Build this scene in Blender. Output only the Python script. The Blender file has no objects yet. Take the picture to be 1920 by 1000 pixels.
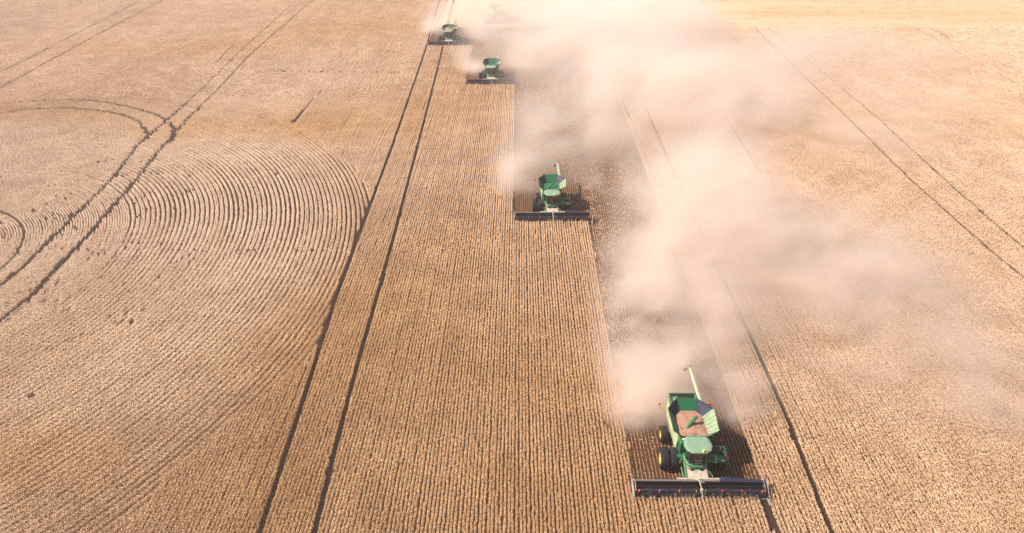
import bpy, bmesh, math, random
import numpy as np
from mathutils import Vector, Matrix

R = math.radians
rng = np.random.default_rng(7)
random.seed(7)
S = bpy.context.scene
COL = S.collection

# ------------------------------------------------------------------ camera
CAM_H, FOC, HOR, VPX = 53.0, 1350.0, -309.0, 975.0
TH = math.atan((500 - HOR) / FOC)
PSI = math.atan((VPX - 960) * math.cos(TH) / FOC)
cam = bpy.data.cameras.new('camera')
cam.sensor_width = 36.0
cam.lens = 36.0 * FOC / 1920.0
cam.clip_start = 0.5
cam.clip_end = 9000
camo = bpy.data.objects.new('camera', cam)
COL.objects.link(camo)
camo.location = (0, 0, CAM_H)
camo.rotation_euler = (R(90) - TH, 0, PSI)
S.camera = camo

# ------------------------------------------------------------------ sky, sun, exposure
SUN_EL, SUN_AZ = R(46), R(-92)          # azimuth from +Y towards +X: the sun stands to the left
w = bpy.data.worlds.new('World')
S.world = w
w.use_nodes = True
nt = w.node_tree
sky = nt.nodes.new('ShaderNodeTexSky')
sky.sky_type = 'NISHITA'
sky.sun_disc = False
sky.sun_elevation = SUN_EL
sky.sun_rotation = SUN_AZ
sky.dust_density = 2.0
bg = nt.nodes['Background']
bg.inputs['Strength'].default_value = 0.07
nt.links.new(sky.outputs['Color'], bg.inputs['Color'])
sl = bpy.data.lights.new('sun', 'SUN')
sl.energy = 4.6
sl.angle = R(0.5)
sl.color = (1.0, 0.90, 0.80)
so = bpy.data.objects.new('sun', sl)
COL.objects.link(so)
sdir = Vector((math.sin(SUN_AZ) * math.cos(SUN_EL), math.cos(SUN_AZ) * math.cos(SUN_EL), math.sin(SUN_EL)))
so.rotation_euler = sdir.to_track_quat('Z', 'Y').to_euler()
S.view_settings.view_transform = 'Standard'
S.view_settings.look = 'None'
S.view_settings.exposure = 1.22
S.view_settings.gamma = 1
S.view_settings.use_curve_mapping = False
cy = S.cycles
cy.max_bounces = 10
cy.diffuse_bounces = 3
cy.glossy_bounces = 3
cy.transmission_bounces = 4
cy.volume_bounces = 8
cy.transparent_max_bounces = 96
cy.use_denoising = True
cy.denoising_prefilter = 'NONE'
cy.use_adaptive_sampling = False
cy.volume_step_rate = 1.0
cy.volume_max_steps = 512


# ------------------------------------------------------------------ helpers
def gnd(px, py, z=0.0):
    """ground point under a point of the picture (1920 x 1000)"""
    f = Vector((-math.sin(PSI) * math.cos(TH), math.cos(PSI) * math.cos(TH), -math.sin(TH)))
    r = Vector((math.cos(PSI), math.sin(PSI), 0))
    u = r.cross(f)
    d = f + r * ((px - 960) / FOC) - u * ((py - 500) / FOC)
    t = (z - CAM_H) / d.z
    return d.x * t, d.y * t


def mat(name, col, rough=0.7, metal=0.0, spec=0.3, noise=None, coat=0.0):
    """noise = (second colour, scale, low, high): patches of dust or wear"""
    m = bpy.data.materials.new(name)
    m.use_nodes = True
    t = m.node_tree
    b = t.nodes['Principled BSDF']
    b.inputs['Base Color'].default_value = (*col, 1)
    b.inputs['Roughness'].default_value = rough
    b.inputs['Metallic'].default_value = metal
    b.inputs['Specular IOR Level'].default_value = spec
    b.inputs['Coat Weight'].default_value = coat
    if noise:
        c2, sc, lo, hi = noise
        tc = t.nodes.new('ShaderNodeTexCoord')
        n = t.nodes.new('ShaderNodeTexNoise')
        n.inputs['Scale'].default_value = sc
        n.inputs['Detail'].default_value = 6
        n.inputs['Roughness'].default_value = 0.65
        rmp = t.nodes.new('ShaderNodeMapRange')
        rmp.inputs['From Min'].default_value = lo
        rmp.inputs['From Max'].default_value = hi
        mx = t.nodes.new('ShaderNodeMix')
        mx.data_type = 'RGBA'
        mx.inputs['A'].default_value = (*col, 1)
        mx.inputs['B'].default_value = (*c2, 1)
        t.links.new(tc.outputs['Object'], n.inputs['Vector'])
        t.links.new(n.outputs['Fac'], rmp.inputs['Value'])
        t.links.new(rmp.outputs['Result'], mx.inputs['Factor'])
        t.links.new(mx.outputs['Result'], b.inputs['Base Color'])
        r2 = t.nodes.new('ShaderNodeMapRange')
        r2.inputs['To Min'].default_value = rough
        r2.inputs['To Max'].default_value = 0.9
        t.links.new(rmp.outputs['Result'], r2.inputs['Value'])
        t.links.new(r2.outputs['Result'], b.inputs['Roughness'])
    return m


DUSTC = (0.36, 0.27, 0.18)
M = {
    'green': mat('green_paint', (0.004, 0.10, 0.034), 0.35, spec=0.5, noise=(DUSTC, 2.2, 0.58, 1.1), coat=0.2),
    'green_dusty': mat('dusty_green_paint', (0.015, 0.135, 0.058), 0.5, noise=(DUSTC, 3.5, 0.45, 0.95)),
    'roof': mat('roof_paint', (0.085, 0.19, 0.12), 0.6, noise=((0.25, 0.25, 0.18), 5.0, 0.35, 0.8)),
    'black': mat('black_paint', (0.007, 0.008, 0.013), 0.5, spec=0.3, noise=((0.04, 0.032, 0.028), 4.0, 0.5, 1.0)),
    'navy': mat('dark_blue_rubber', (0.009, 0.014, 0.032), 0.6, noise=((0.025, 0.026, 0.035), 3.0, 0.5, 1.0)),
    'rubber': mat('tyre_rubber', (0.010, 0.011, 0.016), 0.8, noise=((0.06, 0.047, 0.035), 5.0, 0.58, 1.0)),
    'yellow': mat('yellow_rim', (0.52, 0.28, 0.02), 0.45, noise=((0.36, 0.25, 0.12), 4.0, 0.55, 1.0)),
    'steel': mat('worn_steel', (0.17, 0.155, 0.16), 0.5, metal=0.5, noise=((0.22, 0.15, 0.10), 6.0, 0.45, 0.9)),
    'dusty': mat('dust_covered_steel', (0.36, 0.31, 0.24), 0.85, noise=((0.22, 0.17, 0.12), 3.0, 0.4, 0.75)),
    'sunlit_green': mat('sunlit_green_panel', (0.24, 0.29, 0.15), 0.55, noise=((0.36, 0.30, 0.19), 1.6, 0.40, 0.85)),
    'lit_green': mat('lit_green_panel', (0.15, 0.21, 0.12), 0.6, noise=((0.32, 0.29, 0.20), 2.0, 0.45, 0.9)),
    'auger': mat('auger_tube', (0.25, 0.28, 0.19), 0.55, noise=((0.34, 0.30, 0.22), 2.0, 0.45, 0.9)),
    'glass': mat('dark_glass', (0.012, 0.014, 0.016), 0.06, spec=0.8),
    'seat': mat('seat_cloth', (0.05, 0.03, 0.02), 0.9),
    'orange': mat('orange_reflector', (0.85, 0.12, 0.02), 0.35),
    'red': mat('red_reflector', (0.75, 0.03, 0.03), 0.35),
    'lime': mat('lime_marker', (0.45, 0.55, 0.08), 0.4),
    'amber': mat('beacon_lens', (0.80, 0.62, 0.10), 0.25),
    'white': mat('white_lens', (0.75, 0.72, 0.68), 0.3),
    'grain': mat('grain', (0.27, 0.155, 0.10), 0.95, noise=((0.19, 0.095, 0.06), 1.6, 0.40, 0.70)),
}


def mesh_obj(name, bm, m, parent=None, smooth=False):
    me = bpy.data.meshes.new(name)
    bm.to_mesh(me)
    bm.free()
    ms = m if isinstance(m, (list, tuple)) else [m]
    for k in ms:
        me.materials.append(k)
    if smooth:
        me.shade_smooth()
    o = bpy.data.objects.new(name, me)
    COL.objects.link(o)
    if parent is not None:
        o.parent = parent
    return o


def add_box(bm, c, s, rot=None, bev=0.0, mi=0):
    ret = bmesh.ops.create_cube(bm, size=1.0)
    vs = ret['verts']
    mx = Matrix.Translation(Vector(c)) @ (rot.to_4x4() if rot else Matrix.Identity(4)) @ Matrix.Diagonal((*s, 1))
    bmesh.ops.transform(bm, matrix=mx, verts=vs)
    fs = list({f for v in vs for f in v.link_faces})
    for f in fs:
        f.material_index = mi
    if bev > 0:
        es = list({e for v in vs for e in v.link_edges})
        r2 = bmesh.ops.bevel(bm, geom=es, offset=bev, segments=1, affect='EDGES', profile=0.5)
        for f in r2['faces']:
            f.material_index = mi


def add_tube(bm, a, b, r, n=10, r2=None, mi=0):
    a, b = Vector(a), Vector(b)
    d = b - a
    ret = bmesh.ops.create_cone(bm, cap_ends=True, segments=n, radius1=r, radius2=r if r2 is None else r2, depth=d.length)
    q = d.to_track_quat('Z', 'Y').to_matrix().to_4x4()
    bmesh.ops.transform(bm, matrix=Matrix.Translation((a + b) / 2) @ q, verts=ret['verts'])
    for f in {f for v in ret['verts'] for f in v.link_faces}:
        f.material_index = mi


def add_path(bm, pts, r, n=8):
    for a, b in zip(pts[:-1], pts[1:]):
        add_tube(bm, a, b, r, n)


def add_loft(bm, rings, close=True, cap0=True, cap1=True, mi=0):
    """rings: lists of equally many points"""
    vr = [[bm.verts.new(p) for p in r] for r in rings]
    n = len(rings[0])
    for a, b in zip(vr[:-1], vr[1:]):
        for i in range(n if close else n - 1):
            j = (i + 1) % n
            f = bm.faces.new((a[i], a[j], b[j], b[i]))
            f.material_index = mi
    if cap0:
        bm.faces.new(list(reversed(vr[0]))).material_index = mi
    if cap1:
        bm.faces.new(vr[-1]).material_index = mi


def add_panel(bm, pts, th, mi=0):
    """a plate with thickness th, outline pts"""
    ps = [Vector(p) for p in pts]
    nrm = (ps[1] - ps[0]).cross(ps[2] - ps[0]).normalized() * th
    a = [bm.verts.new(p) for p in ps]
    b = [bm.verts.new(p - nrm) for p in ps]
    bm.faces.new(a).material_index = mi
    bm.faces.new(list(reversed(b))).material_index = mi
    for i in range(len(ps)):
        j = (i + 1) % len(ps)
        bm.faces.new((a[j], a[i], b[i], b[j])).material_index = mi


def fix(bm):
    bmesh.ops.recalc_face_normals(bm, faces=bm.faces)
    return bm


def tag(o, label=None, cat=None, group=None, kind=None):
    if label:
        o['label'] = label
    if cat:
        o['category'] = cat
    if group:
        o['group'] = group
    if kind:
        o['kind'] = kind
    return o


# ------------------------------------------------------------------ field layout (metres; x across the rows, y along them)
CUT_A, CUT_B, CUT_C, CUT_D = (11.3, 23.25, 46.5), (-0.9, 11.3, 101.9), (-13.2, -0.9, 174.9), (-26.9, -13.2, 212.9)
FAR_EDGE = 238.0
PIVOT, PIV_S, PIV_R = (-90.0, 86.0), 0.88, 67.5
PITCH = 0.365


def poly(pts):
    return np.array([gnd(*p) for p in pts])


LEFT_TRACK = [(-22.3, 30), (-22.6, 42.3), (-23.3, 60.7), (-24.1, 79.9), (-24.3, 92.8), (-24.9, 133.1), (-26.0, 180), (-26.8, 211.7), (-29.0, 262), (-30.0, 310)]
RIGHT_TRACK = [(-17.6, 30), (-17.8, 42.4), (-18.4, 59.0), (-18.7, 77.4), (-18.9, 92.9), (-20.1, 142.0), (-21.5, 194.7), (-22.2, 214.9), (-24, 262), (-25, 310)]
TRACKS = [      # (points, width)
    (np.array(LEFT_TRACK), 0.60),
    (np.array(RIGHT_TRACK), 0.58),
    (np.vstack([[(-66.5, 32.0)], poly([(0, 541), (50, 500), (95, 455), (150, 400), (215, 335), (260, 275), (330, 215), (400, 150), (450, 100), (510, 45), (560, 0), (590, -28)])]), 0.50),
    (np.vstack([[(-62.5, 32.0)], poly([(0, 607), (60, 560), (110, 505), (180, 430), (245, 355), (300, 285), (350, 230), (410, 170), (470, 105), (530, 52), (590, 0), (622, -28)])]), 0.56),
    (poly([(-40, 163), (0, 139), (70, 105), (140, 68), (200, 37), (272, 0), (320, -25)]), 0.80),
    (poly([(-40, 193), (0, 170), (70, 130), (140, 92), (220, 48), (310, 0), (355, -25)]), 0.84),
    (np.array([(27.5, 30), (27.7, 42.8), (28.4, 57.0), (28.5, 75.5), (28.35, 85.8), (28.3, 123.1), (28.7, 167.4), (29.4, 226)]), 0.56),
    (np.array([(23.9, 150.0), (24.0, 186.0), (24.3, 226.0)]), 0.56),
    (np.vstack([[(70.6, 32.0)], poly([(1920, 527), (1860, 478), (1800, 425), (1700, 335), (1600, 235), (1500, 140), (1415, 55)])]), 0.64),
    (np.vstack([[(75.6, 32.0)], poly([(1920, 470), (1850, 412), (1780, 350), (1650, 230), (1520, 120), (1440, 55)])]), 0.60),
    (np.array([(44.0, 121), (44.6, 140), (45.4, 160), (45.8, 180)]), 0.45),
    (poly([(1980, 196), (1920, 168), (1850, 130), (1780, 92), (1715, 55)]), 0.90),
    (poly([(1980, 168), (1920, 143), (1850, 108), (1790, 79), (1740, 55)]), 0.84),
    (poly([(480, 136), (560, 137), (640, 137), (760, 139)]), 0.16),
    (poly([(405, 122), (440, 85)]), 0.22),
    (poly([(-30, 203), (0, 199), (60, 193), (120, 190), (180, 193), (240, 203), (290, 217), (312, 228)]), 0.62),
    (poly([(-30, 222), (0, 216), (60, 208), (120, 206), (180, 210), (230, 218), (262, 232), (276, 252), (278, 264)]), 0.66),
    (poly([(318, 232), (327, 245), (326, 262), (320, 272)]), 0.60),
]
WEDGE = poly([(607, 168), (552, 236), (546, 233)])
PITS = [(gnd(353, 365), 0.4), (gnd(298, 527), 0.35), (gnd(519, 331), 0.4), (gnd(58, 748), 0.45), (gnd(70, 745), 0.3), (gnd(335, 496), 0.35), (gnd(320, 499), 0.3),
        (gnd(240, 590), 0.35), (gnd(788, 155), 0.4), (gnd(533, 138), 0.5), (gnd(1160, 672), 0.4), (gnd(1137, 803), 0.4), (gnd(860, 640), 0.3)]


def dist_poly(P, L):
    d = np.full(len(P), 1e9)
    for a, b in zip(L[:-1], L[1:]):
        v = b - a
        lo, hi = np.minimum(a, b) - 3, np.maximum(a, b) + 3
        k = np.where((P[:, 0] > lo[0]) & (P[:, 0] < hi[0]) & (P[:, 1] > lo[1]) & (P[:, 1] < hi[1]))[0]
        if len(k) == 0:
            continue
        q = P[k]
        t = np.clip(((q - a) @ v) / (v @ v), 0, 1)
        d[k] = np.minimum(d[k], np.hypot(*(q - a - t[:, None] * v).T))
    return d


def in_tri(P, T):
    def side(a, b):
        return (b[0] - a[0]) * (P[:, 1] - a[1]) - (b[1] - a[1]) * (P[:, 0] - a[0])
    s = [side(T[i], T[(i + 1) % 3]) for i in range(3)]
    return ((s[0] > 0) & (s[1] > 0) & (s[2] > 0)) | ((s[0] < 0) & (s[1] < 0) & (s[2] < 0))


def in_view(P, mrg=1.0):
    """the part of the field that the picture and a step to the side can see"""
    x, y = P[:, 0], P[:, 1]
    half = 40.0 + 0.685 * y * mrg
    return (y > 34) & (y < 310) & (np.abs(x + 0.012 * y) < half)


def cut_mask(P):
    x, y = P[:, 0], P[:, 1]
    c = np.zeros(len(P), bool)
    for x0, x1, y0 in (CUT_A, CUT_B, CUT_C, CUT_D):
        c |= (x > x0) & (x < x1) & (y > y0)
    return c


def fbm2(P, scale, seed, octaves=4):
    """smooth value noise in 0..1 over points of the ground"""
    out = np.zeros(len(P))
    amp, tot = 1.0, 0.0
    g = np.random.default_rng(seed)
    for o in range(octaves):
        G = g.random((128, 128))
        q = P / (scale / 2 ** o) + 1000.37 * (o + 1)
        i = np.floor(q).astype(int)
        f = q - i
        f = f * f * (3 - 2 * f)
        i0, j0 = i[:, 0] % 128, i[:, 1] % 128
        i1, j1 = (i0 + 1) % 128, (j0 + 1) % 128
        v = (G[i0, j0] * (1 - f[:, 0]) * (1 - f[:, 1]) + G[i1, j0] * f[:, 0] * (1 - f[:, 1]) + G[i0, j1] * (1 - f[:, 0]) * f[:, 1] + G[i1, j1] * f[:, 0] * f[:, 1])
        out += amp * v
        tot += amp
        amp *= 0.5
    return out / tot


# ------------------------------------------------------------------ ground materials
def soil_material(name, c1, c2, c3, stretch=(1, 1)):
    m = bpy.data.materials.new(name)
    m.use_nodes = True
    t = m.node_tree
    b = t.nodes['Principled BSDF']
    b.inputs['Roughness'].default_value = 0.95
    b.inputs['Specular IOR Level'].default_value = 0.1
    tc = t.nodes.new('ShaderNodeTexCoord')
    mp = t.nodes.new('ShaderNodeMapping')
    mp.inputs['Scale'].default_value = (stretch[0], stretch[1], 1)
    t.links.new(tc.outputs['Object'], mp.inputs['Vector'])
    n1 = t.nodes.new('ShaderNodeTexNoise')
    n1.inputs['Scale'].default_value = 7.0
    n1.inputs['Detail'].default_value = 5
    n2 = t.nodes.new('ShaderNodeTexNoise')
    n2.inputs['Scale'].default_value = 0.06
    n2.inputs['Detail'].default_value = 5
    for n in (n1, n2):
        t.links.new(mp.outputs['Vector'], n.inputs['Vector'])
    r1 = t.nodes.new('ShaderNodeMapRange')
    r1.inputs['From Min'].default_value, r1.inputs['From Max'].default_value = 0.42, 0.62
    r2 = t.nodes.new('ShaderNodeMapRange')
    r2.inputs['From Min'].default_value, r2.inputs['From Max'].default_value = 0.4, 0.65
    t.links.new(n1.outputs['Fac'], r1.inputs['Value'])
    t.links.new(n2.outputs['Fac'], r2.inputs['Value'])
    a = t.nodes.new('ShaderNodeMix')
    a.data_type = 'RGBA'
    a.inputs['A'].default_value, a.inputs['B'].default_value = (*c1, 1), (*c2, 1)
    t.links.new(r1.outputs['Result'], a.inputs['Factor'])
    k = t.nodes.new('ShaderNodeMix')
    k.data_type = 'RGBA'
    t.links.new(r2.outputs['Result'], k.inputs['Factor'])
    t.links.new(a.outputs['Result'], k.inputs['A'])
    k.inputs['B'].default_value = (*c3, 1)
    t.links.new(k.outputs['Result'], b.inputs['Base Color'])
    bp = t.nodes.new('ShaderNodeBump')
    bp.inputs['Strength'].default_value = 0.6
    bp.inputs['Distance'].default_value = 0.05
    t.links.new(n1.outputs['Fac'], bp.inputs['Height'])
    t.links.new(bp.outputs['Normal'], b.inputs['Normal'])
    return m


SOIL = soil_material('field_soil', (0.05, 0.028, 0.018), (0.09, 0.052, 0.03), (0.065, 0.037, 0.022))
STUB_SOIL = soil_material('harvested_soil', (0.036, 0.015, 0.010), (0.075, 0.033, 0.019), (0.06, 0.026, 0.015), (1.0, 0.35))
TRACK_SHADE_SOIL = soil_material('track_shade_soil', (0.022, 0.014, 0.011), (0.045, 0.028, 0.018), (0.03, 0.019, 0.014))  # tracks and wedge; its darkness also stands in for shade beside the header
STRAW = soil_material('distant_crop', (0.40, 0.26, 0.14), (0.52, 0.35, 0.20), (0.46, 0.29, 0.15), (0.6, 0.2))
YELLOW = soil_material('harvested_straw', (0.38, 0.275, 0.165), (0.45, 0.335, 0.215), (0.37, 0.245, 0.135), (0.06, 1.0))


def sheet(name, quads, z, m):
    bm = bmesh.new()
    vs = {}
    for q in quads:
        bm.faces.new([vs.setdefault(p, bm.verts.new((p[0], p[1], z))) if p not in vs else vs[p] for p in q])
    o = mesh_obj(name, fix(bm), m)
    for f in o.data.polygons:
        if f.normal.z < 0:
            o.data.flip_normals()
            break
    return o


# the ground: dark soil under the crop that is built plant by plant, straw-coloured crop beyond it
G0, G1, BIG = (-63.0, 34.0, 63.0), (-254.0, 308.0, 247.0), 3500.0
bm = bmesh.new()
a0, b0 = bm.verts.new((G0[0], G0[1], 0)), bm.verts.new((G0[2], G0[1], 0))
a1, b1 = bm.verts.new((G1[0], G1[1], 0)), bm.verts.new((G1[2], G1[1], 0))
c00, c10, c11, c01 = [bm.verts.new((sx * BIG, sy * BIG, 0)) for sx, sy in ((-1, -1), (1, -1), (1, 1), (-1, 1))]
bm.faces.new((a0, b0, b1, a1)).material_index = 0
for f in ((c00, c10, b0, a0), (c10, c11, b1, b0), (c11, c01, a1, b1), (c01, c00, a0, a1)):
    bm.faces.new(f).material_index = 1
tag(mesh_obj('ground', fix(bm), [SOIL, STRAW]), 'dark brown soil under the crop rows', kind='structure')

for x0, x1, y0 in (CUT_A, CUT_B, CUT_C, CUT_D):
    tag(sheet('harvested_strip', [((x0, y0 - 0.4), (x1, y0 - 0.4), (x1, FAR_EDGE), (x0, FAR_EDGE))], 0.004, STUB_SOIL), kind='structure')
tag(sheet('harvested_field', [((-26.9, FAR_EDGE), (420, FAR_EDGE), (420, 900), (-26.9, 900))], 0.006, YELLOW), kind='structure')


def ribbon(L, wd, z):
    bm = bmesh.new()
    # resample
    pts = []
    for a, b in zip(L[:-1], L[1:]):
        n = max(1, int(np.hypot(*(b - a)) / 3.0))
        pts += [a + (b - a) * i / n for i in range(n)]
    pts.append(L[-1])
    prev = None
    for i, p in enumerate(pts):
        t = pts[min(i + 1, len(pts) - 1)] - pts[max(i - 1, 0)]
        t = t / np.hypot(*t)
        n = np.array((-t[1], t[0]))
        h = wd / 2 + 0.12 + random.uniform(-.05, .05)
        row = [bm.verts.new((*(p + n * h), z)), bm.verts.new((*(p + n * h * .5), z - .003)), bm.verts.new((*(p - n * h * .5), z - .003)), bm.verts.new((*(p - n * h), z))]
        if prev:
            for k in range(3):
                bm.faces.new((prev[k], row[k], row[k + 1], prev[k + 1]))
        prev = row
    fix(bm)
    return bm


for i, (L, wd) in enumerate(TRACKS):
    if wd > 0.25:
        tag(mesh_obj('wheel_track', ribbon(L, wd, 0.012 + 0.0006 * i), TRACK_SHADE_SOIL), kind='structure')
tag(mesh_obj('soil_and_shade_patch', ribbon(np.array([(22.95, 33.0), (22.95, 47.5)]), 0.50, 0.030), TRACK_SHADE_SOIL), kind='structure')  # gap ahead of the front header: its shade is put into the dark soil
bm = bmesh.new()
bm.faces.new([bm.verts.new((*p, 0.0115)) for p in WEDGE])
wo = mesh_obj('soil_and_shade_patch', fix(bm), TRACK_SHADE_SOIL)
tag(wo, kind='structure')
if wo.data.polygons[0].normal.z < 0:
    wo.data.flip_normals()


# ------------------------------------------------------------------ crop plants, set out one clump at a time
def plant_material(name, cols, transl=0.12):
    """cols: dark, mid, light; 'tint' (0..1) comes with each clump, 'warm' shifts towards ochre"""
    m = bpy.data.materials.new(name)
    m.use_nodes = True
    t = m.node_tree
    b = t.nodes['Principled BSDF']
    b.inputs['Roughness'].default_value = 0.85
    b.inputs['Specular IOR Level'].default_value = 0.15
    geo = t.nodes.new('ShaderNodeNewGeometry')
    at = t.nodes.new('ShaderNodeAttribute')
    at.attribute_type = 'INSTANCER'
    at.attribute_name = 'tint'
    aw = t.nodes.new('ShaderNodeAttribute')
    aw.attribute_type = 'INSTANCER'
    aw.attribute_name = 'warm'
    cr = t.nodes.new('ShaderNodeValToRGB')
    e = cr.color_ramp.elements
    e[0].position, e[0].color = 0.0, (*cols[0], 1)
    e[1].position, e[1].color = 1.0, (*cols[2], 1)
    k = e.new(0.5)
    k.color = (*cols[1], 1)
    ad = t.nodes.new('ShaderNodeMath')
    ad.operation = 'MULTIPLY_ADD'
    ad.inputs[1].default_value = 0.75
    t.links.new(geo.outputs['Random Per Island'], ad.inputs[0])
    sb = t.nodes.new('ShaderNodeMath')
    sb.operation = 'SUBTRACT'
    sb.inputs[1].default_value = 0.375
    t.links.new(at.outputs['Fac'], sb.inputs[0])
    t.links.new(sb.outputs[0], ad.inputs[2])
    t.links.new(ad.outputs[0], cr.inputs['Fac'])
    mx = t.nodes.new('ShaderNodeMix')
    mx.data_type = 'RGBA'
    mx.blend_type = 'MULTIPLY'
    t.links.new(aw.outputs['Fac'], mx.inputs['Factor'])
    t.links.new(cr.outputs['Color'], mx.inputs['A'])
    mx.inputs['B'].default_value = (*cols[3], 1)
    t.links.new(mx.outputs['Result'], b.inputs['Base Color'])
    return m


def tuft(n, L, W, H, leaf, seed, spread=1.0):
    """a clump of dry leaves and pods: many small faces through a low mound, L long, W wide, H high"""
    g = np.random.default_rng(seed)
    u = g.uniform(-1, 1, n)
    v = g.uniform(-.5, .5, n)
    lump = 1 + 0.08 * np.sin(v * 9 + g.uniform(0, 6)) + 0.08 * np.sin(v * 23 + g.uniform(0, 6))
    top = H * (1 - 0.35 * np.abs(u) ** 2.5) * lump
    z = top * (1 - 0.62 * g.random(n) ** 1.7)
    wz = 0.75 + 0.25 * np.clip(z / H, 0, 1)
    P = np.stack([u * W / 2 * wz * spread, v * L, z], 1)
    V, F = [], []
    for i in range(n):
        ax = np.array([g.normal() * .6 + u[i] * .7, g.normal() * .8, g.normal() * .7 + .15])
        ax /= np.linalg.norm(ax)
        o = np.cross(ax, g.normal(size=3))
        o /= np.linalg.norm(o)
        l = leaf * g.uniform(.6, 1.35)
        h = l * g.uniform(.28, .5)
        k = len(V)
        c = P[i]
        V += [c - ax * l, c + o * h * .9 - ax * l * .1, c + ax * l, c - o * h - ax * l * .15]
        F.append((k, k + 1, k + 2, k + 3))
    return np.array(V), F


def scatter(name, templates, P, yaw, scale, tint, warm, m, label, tilt=0.035):
    """one object: its mesh holds the clump shapes and one loose point per clump; geometry nodes set a clump on each point"""
    V, F, var = [], [], []
    n = 0
    for k, (v, f) in enumerate(templates):
        V.append(v)
        F += [tuple(i + n for i in q) for q in f]
        var += [k + 1] * len(v)
        n += len(v)
    N = len(P)
    V = np.concatenate(V + [np.c_[P, np.zeros(N)] if P.shape[1] == 2 else P]).astype(np.float32)
    me = bpy.data.meshes.new(name)
    me.from_pydata(V.tolist() if len(V) < 5000 else [], [], F if len(V) < 5000 else [])
    if len(V) >= 5000:
        me.vertices.add(len(V))
        me.vertices.foreach_set('co', V.ravel())
        fl = np.array(F, dtype=np.int32)
        me.loops.add(fl.size)
        me.loops.foreach_set('vertex_index', fl.ravel())
        me.polygons.add(len(fl))
        me.polygons.foreach_set('loop_start', np.arange(0, fl.size, 4, dtype=np.int32))
        me.update(calc_edges=True)
    me.materials.append(m)
    z0 = np.zeros(n, np.float32)

    def attr(an, ty, data, key='value'):
        a = me.attributes.new(an, ty, 'POINT')
        a.data.foreach_set(key, data)
    attr('variant', 'INT', np.concatenate([np.array(var), np.zeros(N)]).astype(np.int32))
    attr('pick', 'INT', np.concatenate([z0, rng.integers(0, len(templates), N)]).astype(np.int32))
    attr('tint', 'FLOAT', np.concatenate([z0, tint]).astype(np.float32))
    attr('warm', 'FLOAT', np.concatenate([z0, warm]).astype(np.float32))
    rot = np.c_[rng.normal(0, tilt, N), rng.normal(0, tilt, N), yaw + rng.normal(0, 0.02, N) + np.pi * rng.integers(0, 2, N)]
    attr('rot', 'FLOAT_VECTOR', np.concatenate([np.zeros((n, 3)), rot]).astype(np.float32).ravel(), 'vector')
    attr('size', 'FLOAT_VECTOR', np.concatenate([np.ones((n, 3)), scale]).astype(np.float32).ravel(), 'vector')
    o = bpy.data.objects.new(name, me)
    COL.objects.link(o)
    tag(o, label, None, None, 'stuff')
    ng = bpy.data.node_groups.new(name + '_nodes', 'GeometryNodeTree')
    ng.interface.new_socket('Geometry', in_out='INPUT', socket_type='NodeSocketGeometry')
    ng.interface.new_socket('Geometry', in_out='OUTPUT', socket_type='NodeSocketGeometry')
    nn, ln = ng.nodes, ng.links
    gi, go = nn.new('NodeGroupInput'), nn.new('NodeGroupOutput')

    def named(an, ty):
        x = nn.new('GeometryNodeInputNamedAttribute')
        x.data_type = ty
        x.inputs['Name'].default_value = an
        return x.outputs['Attribute']
    va = named('variant', 'INT')

    def part(k):
        c = nn.new('FunctionNodeCompare')
        c.data_type = 'INT'
        c.operation = 'EQUAL'
        ia = [s for s in c.inputs if s.type == 'INT']
        ln.new(va, ia[0])
        ia[1].default_value = k
        s = nn.new('GeometryNodeSeparateGeometry')
        s.domain = 'POINT'
        ln.new(gi.outputs[0], s.inputs['Geometry'])
        ln.new(c.outputs[0], s.inputs['Selection'])
        return s.outputs['Selection']
    pts = part(0)
    g2i = nn.new('GeometryNodeGeometryToInstance')
    for k in range(len(templates)):
        ln.new(part(k + 1), g2i.inputs[0])
    iop = nn.new('GeometryNodeInstanceOnPoints')
    ln.new(pts, iop.inputs['Points'])
    ln.new(g2i.outputs[0], iop.inputs['Instance'])
    iop.inputs['Pick Instance'].default_value = True
    ln.new(named('pick', 'INT'), iop.inputs['Instance Index'])
    ln.new(named('rot', 'FLOAT_VECTOR'), iop.inputs['Rotation'])
    ln.new(named('size', 'FLOAT_VECTOR'), iop.inputs['Scale'])
    ln.new(iop.outputs[0], go.inputs[0])
    o.modifiers.new('plants', 'NODES').node_group = ng
    return o


CROP = plant_material('dry_crop', ((0.50, 0.335, 0.215), (0.72, 0.52, 0.365), (0.86, 0.695, 0.53), (0.93, 0.80, 0.56)))
STUBBLE = plant_material('stubble_straw', ((0.42, 0.25, 0.11), (0.64, 0.42, 0.21), (0.80, 0.58, 0.34), (1.0, 0.95, 0.7)))
WEED = plant_material('green_weed', ((0.02, 0.045, 0.015), (0.04, 0.08, 0.03), (0.10, 0.14, 0.06), (1, 1, 1)))


def straight_rows(y0, y1, step):
    ks = np.arange(-640, 641)
    ys = np.arange(y0, y1, step)
    X, Y = np.meshgrid(ks * PITCH + rng.normal(0, 0.022, len(ks)), ys)
    K = np.broadcast_to(ks, X.shape)
    P = np.c_[X.ravel() + rng.normal(0, 0.018, X.size), Y.ravel() + rng.uniform(-.5, .5, X.size) * step * .12 + np.broadcast_to(rng.uniform(0, step, len(ks)), X.shape).ravel()]
    return P, np.zeros(len(P)), K.ravel()


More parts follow.
